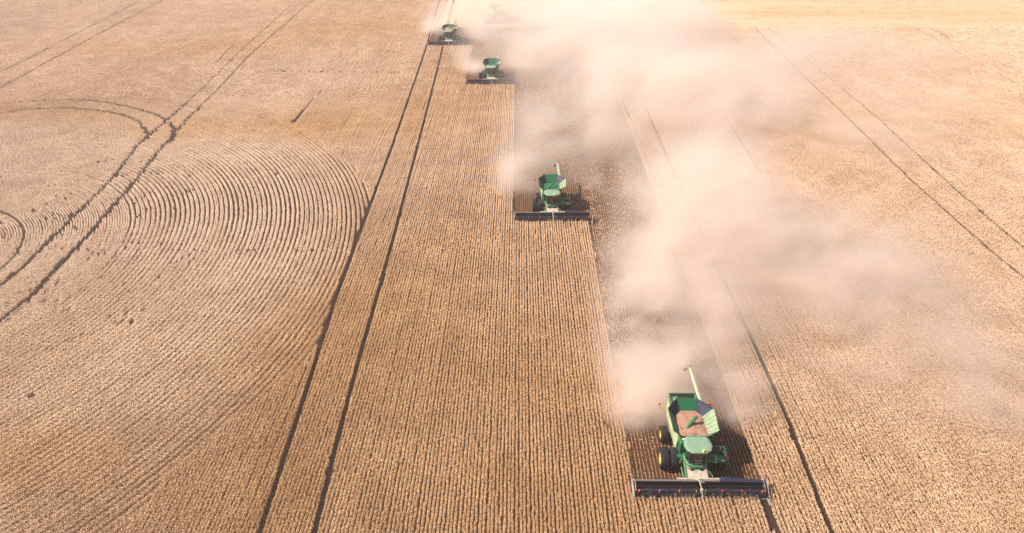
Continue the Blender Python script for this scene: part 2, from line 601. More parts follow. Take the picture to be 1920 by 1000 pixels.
def circle_rows(y0, y1, step):
    PP, YY, KK = [], [], []
    prng = np.random.default_rng(17).uniform(.05, .098, 200)
    for k in range(4, int(PIV_R / PITCH) + 14):
        pair = 31 < k * PITCH
        r = (k + 0.5) * PITCH + ((-1 if k % 2 else 1) * prng[k // 2] if pair else 0) + rng.normal(0, 0.018)
        t = np.arange(-R(75), R(150), step / r)
        t = t + (rng.uniform(-.06, .06, len(t)) + rng.random()) * step / r
        rr = r + rng.normal(0, 0.018, len(t))
        P = np.c_[PIVOT[0] + rr * np.cos(t), PIVOT[1] + rr * np.sin(t) / PIV_S]
        yaw = np.arctan2(np.cos(t) / PIV_S, -np.sin(t)) - np.pi / 2
        PP.append(P)
        YY.append(yaw)
        KK.append(np.full(len(t), 2000 + k))
    P, Yw, K = np.concatenate(PP), np.concatenate(YY), np.concatenate(KK)
    s = (P[:, 1] >= y0) & (P[:, 1] < y1)
    return P[s], Yw[s], K[s]


def rho(P):
    return np.hypot(P[:, 0] - PIVOT[0], (P[:, 1] - PIVOT[1]) * PIV_S)


def crop_points(y0, y1, step):
    Ps, ys, ks = straight_rows(y0, y1, step)
    Pc, yc, kc = circle_rows(y0, y1, step)
    edge = PIV_R + 8.0 * (fbm2(Ps, 14, 5) - .5)
    left = Ps[:, 0] < np.interp(Ps[:, 1], np.array(LEFT_TRACK)[:, 1], np.array(LEFT_TRACK)[:, 0])
    keep = ~(left & (rho(Ps) < edge))
    edge2 = PIV_R + 0.4 + 8.0 * (fbm2(Pc, 14, 5) - .5)
    leftc = Pc[:, 0] < np.interp(Pc[:, 1], np.array(LEFT_TRACK)[:, 1], np.array(LEFT_TRACK)[:, 0])
    keepc = leftc & (rho(Pc) < edge2)
    P = np.concatenate([Ps[keep], Pc[keepc]])
    yaw = np.concatenate([ys[keep], yc[keepc]])
    k = np.concatenate([ks[keep], kc[keepc]])
    s = in_view(P)
    P, yaw, k = P[s], yaw[s], k[s]
    ok = ~cut_mask(P)
    widen = np.ones(len(P))
    # along each track one row is missing and its neighbours are pressed aside
    for L, wd in TRACKS:
        d_y = np.diff(L[:, 1])
        if not ((d_y > 0).all() or (d_y < 0).all()) or len(L) < 3:
            ok &= dist_poly(P, L) > wd / 2 + 0.08
            continue
        Q = L if d_y[0] > 0 else L[::-1]
        d = P[:, 0] - np.interp(P[:, 1], Q[:, 1], Q[:, 0], left=1e6, right=1e6)
        a = np.abs(d)
        ok &= a > 0.185
        g = wd / 2 + 0.12
        ok &= (k < 2000) | (a > g + .03)
        nb = (a < 0.185 + PITCH) & (k < 2000)
        widen = np.where(nb, widen * np.clip((a - g + .26) / .26, .55, 2.4), widen)
        P[:, 0] += np.where(nb, np.sign(d) * ((g + a) / 2 - a), 0)
    ok &= ~((P[:, 1] > FAR_EDGE) & (P[:, 0] > -26.9))
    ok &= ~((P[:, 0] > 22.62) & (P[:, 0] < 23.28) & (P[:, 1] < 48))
    ok &= ~in_tri(P, WEDGE)
    for c, r in PITS:
        ok &= np.hypot(P[:, 0] - c[0], P[:, 1] - c[1]) > r
    # thin, weedy patches inside the pivot circle
    rh = rho(P)
    thin = (rh < 44) & (P[:, 0] < -20) & (fbm2(P, 4, 11) > 0.60) & (rng.random(len(P)) < 0.08)
    ok &= ~thin
    ok &= ~((np.abs(rh - 17.0) < 0.28) | (np.abs(rh - 13.6) < 0.2)) | (P[:, 0] > -20)
    return P[ok], yaw[ok], k[ok], widen[ok]


OCHRE = [   # ochre and olive patches of the crop: picture position, radius along x and y in metres, strength
    (60, 870, 9, 5, .9), (600, 640, 6, 11, .9), (470, 940, 9, 5, .5), (620, 232, 22, 13, .9), (420, 245, 26, 9, .9), (780, 560, 9, 14, .5), (120, 215, 26, 8, .8),
    (480, 85, 22, 16, .8), (700, 50, 24, 18, .9), (300, 95, 40, 12, .5), (330, 250, 8, 8, .8), (650, 350, 5, 8, .6), (950, 720, 12, 9, .45), (1000, 940, 14, 6, .5),
    (1500, 900, 14, 8, .3), (1560, 330, 16, 16, .5), (1700, 140, 24, 16, .4), (560, 800, 6, 7, .6), (860, 450, 8, 12, .4)]


def crop_looks(P, k):
    tint = 0.5 + 0.40 * (fbm2(P, 30, 21) - .5) + 0.5 * (fbm2(P, 3.0, 22, 3) - .5)
    hk = np.random.default_rng(3).random(4200)
    tint += 0.12 * (hk[(k + 700) % 4200] - .5)
    warm = 0.24 + 0.8 * (fbm2(P, 45, 31) - .5)
    for px, py, rx, ry, s in OCHRE:
        c = gnd(px, py)
        warm += s * 0.6 * np.exp(-((P[:, 0] - c[0]) / rx) ** 2 - ((P[:, 1] - c[1]) / ry) ** 2)
    # the pivot circle is paler and pinker, the strip left standing between the machines a little deeper
    inside = np.clip((PIV_R - rho(P)) / 14, 0, 1) * (P[:, 0] < -24)
    tint += 0.30 * inside
    warm -= 0.36 * inside
    warm -= 0.16 * np.clip((P[:, 1] - 85) / 90, 0, 1)  # far crop less ochre: distance haze put into its colour
    tint -= 0.12 * np.clip((P[:, 0] - 26) / 20, 0, 1)  # darker tint painted on the right to counter its stronger sunlight
    # browner towards the lower end of the field and in the strip between the tracks and the machines
    low = np.clip(1 - (P[:, 1] - 40) / 75, 0, 1)
    strip = np.clip((P[:, 0] + 27) / 4, 0, 1) * np.clip((13 - P[:, 0]) / 3, 0, 1)
    warm += (0.36 * low + 0.20 * strip) * (1 - np.clip((P[:, 0] - 14) / 10, 0, .6))
    tint -= (0.12 * low + 0.08 * strip) * (1 - inside)
    return np.clip(tint, 0, 1), np.clip(warm, 0, 1)


NEAR, MID = 92.0, 165.0
for (y0, y1, step, n, leaf, nm) in ((34, NEAR, 0.70, 210, 0.042, 'near'), (NEAR, MID, 0.85, 150, 0.058, 'mid'), (MID, 310, 1.3, 120, 0.085, 'far')):
    P, yaw, k, widen = crop_points(y0, y1, step)
    tint, warm = crop_looks(P, k)
    hgt = 1 + 0.22 * (fbm2(P, 2.2, 41, 3) - .5) * 2 + rng.normal(0, .03, len(P))
    wid = 1 + rng.normal(0, .05, len(P))
    wid += np.where(fbm2(P, 9, 43, 2) > .62, .12, 0)
    T = [tuft(n, step * 1.12, 0.275 - leaf * .6, 0.60, leaf, 100 + j) for j in range(10)]
    scatter('standing_crop', T, P, yaw, np.c_[wid * widen, np.ones(len(P)), hgt], tint, warm, CROP,
            {'near': 'dry tan crop rows standing close in front', 'mid': 'dry tan crop rows standing in the middle of the field', 'far': 'pale dry crop rows standing in the far part of the field'}[nm])
    print('crop', nm, len(P))

# stubble rows on the harvested strips
ks = np.arange(-76, 65)
ys = np.arange(45, FAR_EDGE, 0.55)
X, Y = np.meshgrid(ks * PITCH, ys)
P = np.c_[X.ravel() + rng.normal(0, .012, X.size), Y.ravel() + rng.uniform(-.08, .08, X.size)]
P = P[cut_mask(P) & (rng.random(len(P)) > .03)]
T = [tuft(40, 0.66, 0.055, 0.15, 0.032, 300 + j, 1.0) for j in range(5)]
N = len(P)
tint = np.clip(.5 + .6 * (fbm2(P, 6, 51) - .5), 0, 1)
scatter('stubble', T, P, np.zeros(N), np.c_[1 + rng.normal(0, .15, N), np.ones(N), 1 + rng.normal(0, .1, N)], tint, np.full(N, .4), STUBBLE, 'golden cut stubble rows behind the harvesters', 0.05)
# chopped straw spread behind each machine, none yet between its header and its tail
P = np.c_[rng.uniform(-26.8, 23.2, 150000), rng.uniform(47, 236, 150000)]
AXLES = ((CUT_A, 50.6), (CUT_B, 106.1), (CUT_C, 179.0), (CUT_D, 216.9))
ch = np.zeros(len(P))
for (x0, x1, y0), ya in AXLES:
    m_ = (P[:, 0] > x0) & (P[:, 0] < x1)
    ch += m_ * np.clip((P[:, 1] - ya - 7) / 5, 0.05, 1)
ch *= np.clip(fbm2(P * np.array([1.0, .25]), 2.5, 81, 3) * 1.9 - .35, 0.05, 1)
P = P[cut_mask(P) & (rng.random(len(P)) < ch * .5)]
T = [tuft(12, 0.35, 0.30, 0.03, 0.05, 340 + j) for j in range(4)]
N = len(P)
scatter('chaff', T, P, rng.uniform(0, 6.28, N), np.ones((N, 3)), np.clip(rng.normal(.4, .2, N), 0, 1), np.full(N, .3), CROP, 'chopped straw scattered between the stubble rows', 0.02)

# loose swaths on the yellow field far off
PP = []
for yy in np.arange(FAR_EDGE + 1.0, 300, 2.4):
    xs = np.arange(-26, 235, 1.9)
    PP.append(np.c_[xs + rng.uniform(-.8, .8, len(xs)), yy + rng.normal(0, .25, len(xs))])
P = np.concatenate(PP)
P = P[(fbm2(P * np.array([.15, 1.0]), 3, 61, 3) > .42)]
N = len(P)
T = [tuft(40, 2.6, 0.9, 0.18, 0.14, 360 + j) for j in range(4)]
SWATH = plant_material('bright_straw', ((0.38, 0.265, 0.15), (0.48, 0.35, 0.21), (0.60, 0.46, 0.31), (1, .9, .7)))
scatter('straw_swath', T, P, np.full(N, np.pi / 2), np.c_[rng.uniform(.5, 1.3, N), rng.uniform(.6, 1.2, N), rng.uniform(.5, 1.2, N)], np.clip(rng.normal(.5, .2, N), 0, 1), np.full(N, .2), SWATH, 'bright yellow straw lying in lines on the harvested field beyond')

# green weeds in the rings round the pivot and along the old turning tracks
PP = []
for r_, wd, dens in ((17.0, 0.45, 2.6), (13.6, 0.3, 1.2), (20.5, .8, .35), (23.5, .8, .45)):
    t = rng.uniform(-R(70), R(75), int(r_ * R(145) * dens))
    rr = r_ + rng.normal(0, wd * .5, len(t))
    PP.append(np.c_[PIVOT[0] + rr * np.cos(t), PIVOT[1] + rr * np.sin(t) / PIV_S])
P = np.concatenate(PP)
P = P[(fbm2(P, 4, 71, 2) > .42)]
N = len(P)
T = [tuft(40, .5, .45, .55, .09, 400 + j) for j in range(4)]
scatter('green_weeds', T, P, rng.uniform(0, 6.28, N), rng.uniform(.6, 1.15, (N, 1)) * np.ones((1, 3)), rng.uniform(.2, .8, N), np.zeros(N), WEED, 'dark green weeds growing in a ring among the crop', .15)


# ------------------------------------------------------------------ combine harvester
def lathe_x(bm, prof, n, cx, cy, cz, mi=0):
    """revolve (x, r) profile round the x axis at (cx, cy, cz); closed profile"""
    rings = []
    for i in range(n):
        a = 2 * math.pi * i / n
        rings.append([bm.verts.new((cx + x, cy + r * math.cos(a), cz + r * math.sin(a))) for x, r in prof])
    for i in range(n):
        A, B = rings[i], rings[(i + 1) % n]
        for k in range(len(prof)):
            l = (k + 1) % len(prof)
            bm.faces.new((A[k], B[k], B[l], A[l])).material_index = mi


def wheel(parent, cx, cy, rad, wd, side):
    rw = rad * 0.52
    e = bpy.data.objects.new('wheel', None)
    COL.objects.link(e)
    e.parent = parent
    e.location = (cx, cy, rad)
    bm = bmesh.new()
    h = wd / 2
    lathe_x(bm, [(-h * .86, rw), (-h * .98, rw * 1.18), (-h, rad * .78), (-h * .86, rad * .915), (-h * .5, rad * .94), (h * .5, rad * .94), (h * .86, rad * .915), (h, rad * .78), (h * .98, rw * 1.18), (h * .86, rw)], 40, 0, 0, 0)
    nl = 22
    for i in range(nl):
        for s in (-1, 1):
            a = 2 * math.pi * (i + (0.5 if s > 0 else 0)) / nl
            # chevron lug from the middle to the shoulder, trailing outward
            sk = 0.62 * wd / rad
            pts = []
            for u, da in ((0.02, 0.0), (0.55, sk * .55), (1.0, sk)):
                for dw in (-.055, .055):
                    pts.append((s * u * h, a - da * .9 + dw, u))
            top = [bm.verts.new((x, math.cos(t) * rad * (1.0 if u < .9 else .955), math.sin(t) * rad * (1.0 if u < .9 else .955))) for x, t, u in pts]
            bot = [bm.verts.new((x, math.cos(t) * rad * (.93 if u < .9 else .88), math.sin(t) * rad * (.93 if u < .9 else .88))) for x, t, u in pts]
            for k in (0, 2):
                bm.faces.new((top[k], top[k + 1], top[k + 3], top[k + 2]))
                bm.faces.new((top[k], top[k + 2], bot[k + 2], bot[k]))
                bm.faces.new((top[k + 1], bot[k + 1], bot[k + 3], top[k + 3]))
            bm.faces.new((top[0], bot[0], bot[1], top[1]))
            bm.faces.new((top[4], top[5], bot[5], bot[4]))
    mesh_obj('tyre', fix(bm), M['rubber'], e)
    bm = bmesh.new()
    s = side
    lathe_x(bm, [(-h * .8, rw * .97), (-h * .86 * 1, rw * 1.06), (h * .0, rw * .9), (s * h * .05, .02), (s * h * .22, .02), (s * h * .25, rw * .45), (s * h * .32, rw * .78), (s * h * .78, rw * .92), (s * h * .90, rw * 1.06), (s * h * .80, rw * .97)] if s > 0 else
            [(h * .8, rw * .97), (h * .86, rw * 1.06), (0, rw * .9), (-h * .05, .02), (-h * .22, .02), (-h * .25, rw * .45), (-h * .32, rw * .78), (-h * .78, rw * .92), (-h * .90, rw * 1.06), (-h * .80, rw * .97)], 28, 0, 0, 0)
    for i in range(8):
        a = 2 * math.pi * i / 8
        add_tube(bm, (s * h * .2, math.cos(a) * rw * .3, math.sin(a) * rw * .3), (s * h * .36, math.cos(a) * rw * .3, math.sin(a) * rw * .3), .03, 6)
    add_tube(bm, (s * h * .1, 0, 0), (s * h * .5, 0, 0), rw * .2, 12)
    mesh_obj('rim', fix(bm), M['yellow'], e)
    return e


def make_harvester():
    root = bpy.data.objects.new('combine_harvester', None)
    COL.objects.link(root)

    # wheels
    for s in (-1, 1):
        wheel(root, s * 1.78, 0, 1.06, 0.80, s)
        wheel(root, s * 2.74, 0, 1.06, 0.80, s)
        wheel(root, s * 2.15, 3.5, 0.84, 0.70, s)
    bm = bmesh.new()
    add_box(bm, (0, 0, 1.05), (5.0, .34, .36), bev=.03)
    add_tube(bm, (-2.9, 0, 1.06), (2.9, 0, 1.06), .13, 12)
    add_box(bm, (0, 3.5, .9), (3.6, .26, .28), bev=.03)
    add_box(bm, (0, 1.8, 1.0), (1.5, 5.6, .5), bev=.05)
    mesh_obj('chassis', fix(bm), M['black'], root)

    # body: hull under the tank, narrow at the front behind the cab, rounded tail
    bm = bmesh.new()
    rings = []
    for y, w_, zb, zt in ((-.25, 1.38, 1.55, 3.25), (.15, 1.52, 1.35, 3.45), (2.6, 1.54, 1.25, 3.45), (4.3, 1.50, 1.25, 3.35), (5.6, 1.42, 1.35, 3.30), (6.3, 1.28, 1.7, 3.05), (6.6, 1.1, 2.0, 2.7)):
        rings.append([(-w_, y, zb + .2), (-w_ + .15, y, zb), (w_ - .15, y, zb), (w_, y, zb + .2), (w_, y, zt - .12), (w_ - .1, y, zt), (-w_ + .1, y, zt), (-w_, y, zt - .12)])
    add_loft(bm, rings)
    mesh_obj('body', fix(bm), M['green'], root)
    # side panels, a joint apart
    for s in (-1, 1):
        for y0, y1, z0, z1 in ((.30, 2.2, 1.45, 3.42), (2.26, 4.15, 1.40, 3.40), (4.21, 5.75, 1.5, 3.42)):
            bm = bmesh.new()
            x = s * 1.56
            n = 5
            rg = []
            for i in range(n + 1):
                t = i / n
                z = z0 + (z1 - z0) * t
                bul = .10 * math.sin(math.pi * min(1, t * 1.1))
                rg.append([(x + s * bul, y0, z), (x + s * (bul + .035), (y0 + y1) / 2, z), (x + s * bul, y1, z), (x + s * (bul - .06), y1, z), (x + s * (bul - .06), y0, z)])
            add_loft(bm, rg)
            mesh_obj('side_panel', fix(bm), M['sunlit_green'] if s < 0 else M['green'], root)  # left panels lighter: the sunlight on that side is put into their colour
    # rear deck walls, engine cover, radiator screen
    bm = bmesh.new()
    for s in (-1, 1):
        add_box(bm, (s * 1.38, 5.35, 3.50), (.09, 2.1, .55), bev=.02)
        mesh_obj('deck_wall', fix(bm), M['green'], root)
        bm = bmesh.new()
    add_box(bm, (0, 6.42, 3.38), (2.5, .10, .62), bev=.02)
    add_box(bm, (0, 6.40, 3.72), (2.72, .16, .07), bev=.02)
    mesh_obj('deck_wall', fix(bm), M['green'], root)
    bm = bmesh.new()
    add_loft(bm, [[(-1.15, 4.55, 3.30), (-.55, 4.5, 3.30), (-.55, 6.2, 3.30), (-1.15, 6.2, 3.30)], [(-1.05, 4.7, 3.95), (-.65, 4.55, 3.85), (-.62, 6.0, 3.65), (-1.02, 6.0, 3.65)]])
    mesh_obj('air_duct', fix(bm), M['green_dusty'], root)
    bm = bmesh.new()
    add_box(bm, (.15, 5.3, 3.42), (1.2, 1.2, .22), bev=.05)
    add_tube(bm, (-.3, 5.15, 3.62), (.75, 5.0, 3.62), .14, 12)
    add_tube(bm, (.9, 5.6, 3.35), (.9, 5.6, 4.15), .075, 10)
    add_box(bm, (.2, 6.0, 3.40), (1.6, .35, .25), bev=.03)
    mesh_obj('engine', fix(bm), M['black'], root)
    # straw hood and chopper at the tail
    bm = bmesh.new()
    add_loft(bm, [[(-1.25, 5.6, 1.3), (1.25, 5.6, 1.3), (1.25, 5.6, 2.3), (-1.25, 5.6, 2.3)], [(-1.05, 7.2, .95), (1.05, 7.2, .95), (1.05, 7.2, 1.55), (-1.05, 7.2, 1.55)]])
    mesh_obj('straw_chopper', fix(bm), M['green_dusty'], root)

    # grain tank: low octagon on the body and the flared extension panels above it
    lo = [(-.95, .30), (.95, .30), (1.36, .75), (1.36, 3.2), (.85, 4.0), (-.85, 4.0), (-1.36, 3.2), (-1.36, .75)]
    up = [(-1.30, -.02), (1.30, -.02), (2.30, .45), (2.42, 3.35), (1.02, 4.72), (-1.02, 4.72), (-2.10, 3.35), (-2.05, .45)]
    zl, zu = [3.42] * 8, [3.98, 3.98, 4.22, 4.42, 4.50, 4.50, 4.42, 4.22]
    bm = bmesh.new()
    add_loft(bm, [[(x * .72, y * .72 + .6, 2.45) for x, y in lo], [(x, y, 3.42) for x, y in lo]], cap1=False, cap0=True)
    tank = mesh_obj('grain_tank', fix(bm), M['green_dusty'], root)
    names = ['green', 'green', 'green_dusty', 'navy', 'green', 'navy', 'green_dusty', 'green']
    for i in range(8):
        j = (i + 1) % 8
        a, b = Vector((*lo[i], zl[i])), Vector((*lo[j], zl[j]))
        c, d = Vector((*up[j], zu[j])), Vector((*up[i], zu[i]))
        if i in (2, 6):
            c = Vector((up[j][0], up[j][1], zu[j]))
        bm = bmesh.new()
        add_panel(bm, [a, b, c, d], .035)
        fm = M[names[i]]
        tp = mesh_obj('tank_panel', fix(bm), M['lit_green'] if i == 2 else fm, tank)  # right panel paler: direct sun on its inner face is put into the colour
        bm = bmesh.new()
        add_tube(bm, d, c, .035, 8)
        if i in (2, 6):      # ribs up the side panels
            for t in (.12, .3, .5, .7, .88):
                p, q = a.lerp(b, t), d.lerp(c, t)
                off = Vector((-1 if i == 2 else 1, 0, .3)) * .03
                add_tube(bm, p + off, q + off, .03, 6)
            add_tube(bm, a.lerp(d, .45), b.lerp(c, .45), .025, 6)
        mesh_obj('tank_rim', fix(bm), M['green_dusty'] if i in (2,) else (M['green'] if i in (0, 4, 6) else M['black']), tank)
    bm = bmesh.new()
    add_tube(bm, (-.55, 1.45, 3.55), (.35, 2.15, 4.25), .16, 12)
    add_tube(bm, (.35, 2.15, 4.25), (.58, 2.34, 4.22), .18, 12, .1)
    add_box(bm, (-.52, 1.35, 3.4), (.34, .34, .3), bev=.03)
    mesh_obj('filling_auger', fix(bm), M['green'], tank)
    for p, q in (((.05, .45, 3.3), (-.05, .75, 3.95)), ((.95, 1.2, 3.5), (1.2, 1.5, 3.9)), ((.95, 2.5, 3.5), (1.2, 2.8, 3.9)), ((-.95, 1.2, 3.5), (-1.2, 1.5, 3.9))):
        bm = bmesh.new()
        add_tube(bm, p, q, .033, 8)
        mesh_obj('tank_brace', fix(bm), M['steel'], tank)

    # unloading auger folded back along the left of the machine
    bm = bmesh.new()
    a, b = Vector((1.62, 4.45, 3.55)), Vector((1.42, 10.0, 4.25))
    add_tube(bm, a, b, .175, 18)
    for t in (.05, .38, .92):
        p = a.lerp(b, t)
        dd = (b - a).normalized() * .06
        add_tube(bm, p - dd, p + dd, .205, 18)
    add_box(bm, a.lerp(b, .5) + Vector((.13, 0, .13)), (.03, 5.2, .05), rot=(b - a).to_track_quat('Y', 'Z').to_matrix())
    ua = mesh_obj('unloading_auger', fix(bm), M['auger'], root, False)
    bm = bmesh.new()
    add_tube(bm, b + Vector((.05, -.1, .05)), b + Vector((-.35, .25, -.25)), .23, 14, .2)
    add_tube(bm, b + Vector((-.30, .2, -.2)), b + Vector((-.5, .35, -.65)), .19, 14, .17)
    mesh_obj('spout', fix(bm), M['steel'], ua)
    bm = bmesh.new()
    add_tube(bm, (1.62, 4.45, 1.8), (1.62, 4.45, 3.6), .25, 16)
    add_tube(bm, (1.62, 4.45, 3.6), a.lerp(b, .04), .26, 16)
    mesh_obj('auger_elbow', fix(bm), M['green'], ua)

    # cab
    bm = bmesh.new()
    rg = []
    for z, k in ((2.0, .94), (2.25, 1.0), (3.2, 1.05), (3.70, 1.0)):
        rg.append([(x * k, (y + .9) * k - .9, z) for x, y in ((-.98, .05), (-.98, -1.05), (-.80, -1.62), (-.38, -1.92), (.38, -1.92), (.80, -1.62), (.98, -1.05), (.98, .05))])
    add_loft(bm, rg)
    cab = mesh_obj('cab', fix(bm), M['glass'], root)
    bm = bmesh.new()
    out = [(-.95, .22), (-1.20, -.35), (-1.34, -1.15), (-1.12, -1.78), (-.62, -2.12), (.62, -2.12), (1.12, -1.78), (1.34, -1.15), (1.20, -.35), (.95, .22)]
    add_loft(bm, [[(x * .95, (y + .9) * .95 - .9, 3.70) for x, y in out], [(x, y, 3.78) for x, y in out], [(x * .98, (y + .9) * .98 - .9, 3.90) for x, y in out], [(x * .8, (y + .9) * .8 - .9, 3.97) for x, y in out]])
    mesh_obj('roof', fix(bm), M['roof'], cab)
    for x, y in ((-.99, -1.08), (.99, -1.08), (-1.0, .02), (1.0, .02), (-.80, -1.66), (.80, -1.66)):
        bm = bmesh.new()
        add_tube(bm, (x * .96, y, 2.05), (x * 1.04, y * 1.02, 3.68), .045, 8)
        mesh_obj('cab_pillar', fix(bm), M['green'], cab)
    bm = bmesh.new()
    low = [(-1.1, .1), (-1.1, -1.1), (-.92, -1.72), (-.45, -2.05), (.45, -2.05), (.92, -1.72), (1.1, -1.1), (1.1, .1)]
    add_loft(bm, [[(x * .96, y * .97, 1.72) for x, y in low], [(x, y, 1.80) for x, y in low], [(x, y, 2.04) for x, y in low], [(x * .95, y * .97, 2.10) for x, y in low]])
    mesh_obj('cab_base', fix(bm), M['green_dusty'], cab)
    bm = bmesh.new()
    add_box(bm, (0, -1.965, 2.75), (.04, .03, 1.1))
    add_tube(bm, (.0, -1.98, 3.4), (.42, -1.95, 2.7), .018, 6)
    mesh_obj('wiper', fix(bm), M['steel'], cab)
    bm = bmesh.new()
    add_tube(bm, (.30, -1.98, 3.88), (.30, -1.98, 4.06), .10, 12)
    add_tube(bm, (.30, -1.98, 4.06), (.30, -1.98, 4.20), .095, 12, .05)
    mesh_obj('beacon', fix(bm), M['amber'], cab)
    for s in (-1, 1):
        bm = bmesh.new()
        add_path(bm, [(s * 1.05, -1.5, 3.4), (s * 1.55, -1.95, 3.3), (s * 1.62, -2.0, 2.7)], .03)
        add_box(bm, (s * 1.62, -1.98, 2.75), (.28, .09, .62), bev=.03)
        mesh_obj('mirror', fix(bm), M['green_dusty'], cab)
        bm = bmesh.new()
        add_box(bm, (s * 1.02, -.06, 3.62), (.42, .12, .14), bev=.02)
        mesh_obj('work_light', fix(bm), M['white'], cab)
    # left cheek panels beside the cab
    for s in (-1, 1):
        bm = bmesh.new()
        add_panel(bm, [(s * 1.05, -.10, 1.7), (s * 1.45, -.32, 1.7), (s * 1.42, -.32, 3.3), (s * 1.02, -.10, 3.4)], .08)
        add_box(bm, (s * 1.32, -.55, 1.95), (.62, .5, .12), bev=.03)
        mesh_obj('front_panel', fix(bm), M['green'], root)

    # platform, rails and ladder on the driver's left
    bm = bmesh.new()
    add_box(bm, (1.98, -.72, 1.93), (1.75, .95, .10), bev=.02)
    add_box(bm, (1.98, -1.18, 1.80), (1.75, .08, .30), bev=.02)
    pf = mesh_obj('platform', fix(bm), M['green'], root)
    bm = bmesh.new()
    for x0, y0 in ((1.3, -.3), (2.05, -.3), (2.8, -.3), (2.8, -1.1)):
        add_tube(bm, (x0, y0, 1.95), (x0, y0, 2.95), .028, 6)
    for z in (2.45, 2.95):
        add_path(bm, [(1.3, -.3, z), (2.8, -.3, z), (2.8, -1.1, z)], .026, 6)
    add_path(bm, [(1.6, -.25, 2.3), (1.9, -.2, 2.7), (2.3, -.25, 2.35), (2.6, -.2, 2.75)], .03, 6)
    mesh_obj('railing', fix(bm), M['green_dusty'], pf)
    bm = bmesh.new()
    for y0 in (-1.05, -.50):
        add_tube(bm, (2.95, y0, 1.95), (3.12, y0, .45), .035, 6)
        add_tube(bm, (2.95, y0, 1.95), (2.9, y0, 2.85), .028, 6)
    for k in range(5):
        add_box(bm, (2.98 + .033 * k, -.78, 1.72 - .29 * k), (.22, .56, .04))
    mesh_obj('ladder', fix(bm), M['green'], pf)
    bm = bmesh.new()
    add_box(bm, (3.05, -1.12, 2.2), (.12, .05, .34), bev=.01)
    mesh_obj('reflector', fix(bm), M['red'], pf)
    bm = bmesh.new()
    add_box(bm, (2.6, -1.22, 2.02), (.30, .05, .14), bev=.01)
    mesh_obj('reflector', fix(bm), M['white'], pf)

    # marker lights on stalks at the rear corners
    for s in (-1, 1):
        bm = bmesh.new()
        add_path(bm, [(s * 1.45, 4.9, 2.6), (s * 2.0, 5.0, 2.7), (s * 2.45, 5.1, 3.0), (s * 2.55, 5.15, 3.3)], .035, 8)
        sk = mesh_obj('marker_arm', fix(bm), M['yellow'] if s < 0 else M['steel'], root)
        bm = bmesh.new()
        add_tube(bm, (s * 2.55, 5.08, 3.4), (s * 2.55, 5.22, 3.4), .15, 14)
        mesh_obj('marker_light', fix(bm), M['orange'] if s < 0 else M['red'], sk)

    # feeder house
    bm = bmesh.new()
    add_loft(bm, [[(-.98, -.6, 1.05), (.98, -.6, 1.05), (.98, -.6, 2.0), (-.98, -.6, 2.0)], [(-.92, -2.1, .65), (.92, -2.1, .65), (.92, -2.1, 1.62), (-.92, -2.1, 1.62)], [(-.95, -3.05, .35), (.95, -3.05, .35), (.95, -3.05, 1.20), (-.95, -3.05, 1.20)]])
    fh = mesh_obj('feeder_house', fix(bm), M['dusty'], root)
    for s in (-1, 1):
        bm = bmesh.new()
        add_box(bm, (s * .45, -2.02, 1.66), (.34, .26, .05), rot=Matrix.Rotation(R(20), 3, 'X'), bev=.015)
        mesh_obj('step_hole', fix(bm), M['black'], fh)
    for s in (-1, 1):
        bm = bmesh.new()
        add_box(bm, (s * 1.04, -1.9, 1.3), (.09, 2.1, .5), rot=Matrix.Rotation(R(22), 3, 'X'), bev=.02)
        add_tube(bm, (s * 1.2, -.7, .9), (s * 1.15, -2.8, .6), .07, 10)
        if s > 0:
            add_path(bm, [(1.12, -2.2, 1.6), (1.35, -2.6, 1.45), (1.2, -3.0, 1.3)], .04, 6)
        mesh_obj('feeder_frame', fix(bm), M['green_dusty'], fh)

    # header: back frame, draper decks, reel halves, arms, dividers
    W = 6.1
    bm = bmesh.new()
    add_box(bm, (0, -3.10, .82), (2 * W, .07, .95), bev=.01)
    add_box(bm, (0, -3.06, .30), (2 * W, .22, .18), bev=.02)
    for x in np.arange(-5.8, 5.9, .72):
        add_box(bm, (float(x), -3.02, .8), (.07, .10, .9))
    hd = mesh_obj('header', fix(bm), M['black'], root)
    bm = bmesh.new()
    add_box(bm, (-3.05, -3.12, 1.34), (6.0, .20, .16), bev=.03)
    add_box(bm, (1.45, -3.12, 1.34), (2.9, .20, .16), bev=.03)
    mesh_obj('top_beam', fix(bm), M['steel'], hd)
    bm = bmesh.new()
    add_loft(bm, [[(1.9, -2.86, 1.30), (1.9, -3.22, 1.30), (1.9, -3.22, 1.42), (1.9, -2.9, 1.58)], [(2.3, -2.82, 1.30), (2.3, -3.26, 1.30), (2.3, -3.26, 1.44), (2.3, -2.9, 1.66)], [(6.0, -2.98, 1.28), (6.0, -3.26, 1.28), (6.0, -3.26, 1.36), (6.0, -3.02, 1.42)]])
    mesh_obj('beam_shroud', fix(bm), M['navy'], hd)
    bm = bmesh.new()
    add_tube(bm, (-2.0, -2.92, 1.38), (2.0, -2.92, 1.38), .10, 10)
    add_box(bm, (0, -2.94, 1.38), (.5, .3, .3), bev=.03)
    for s in (-1, 1):
        add_box(bm, (s * 1.2, -2.95, .9), (.12, .16, 1.0), bev=.02)
    mesh_obj('hitch_beam', fix(bm), M['dusty'], hd)
    for s in (-1, 1):
        bm = bmesh.new()
        add_panel(bm, [(s * .95, -3.14, .45), (s * 5.95, -3.14, .45), (s * 5.95, -4.10, .20), (s * .95, -4.10, .20)], .03 * s)
        for x in np.arange(1.1, 5.9, .30):
            add_box(bm, (s * float(x), -3.62, .345), (.04, .95, .04), rot=Matrix.Rotation(R(14.6), 3, 'X'))
        mesh_obj('draper_belt', fix(bm), M['black'], hd)
    bm = bmesh.new()
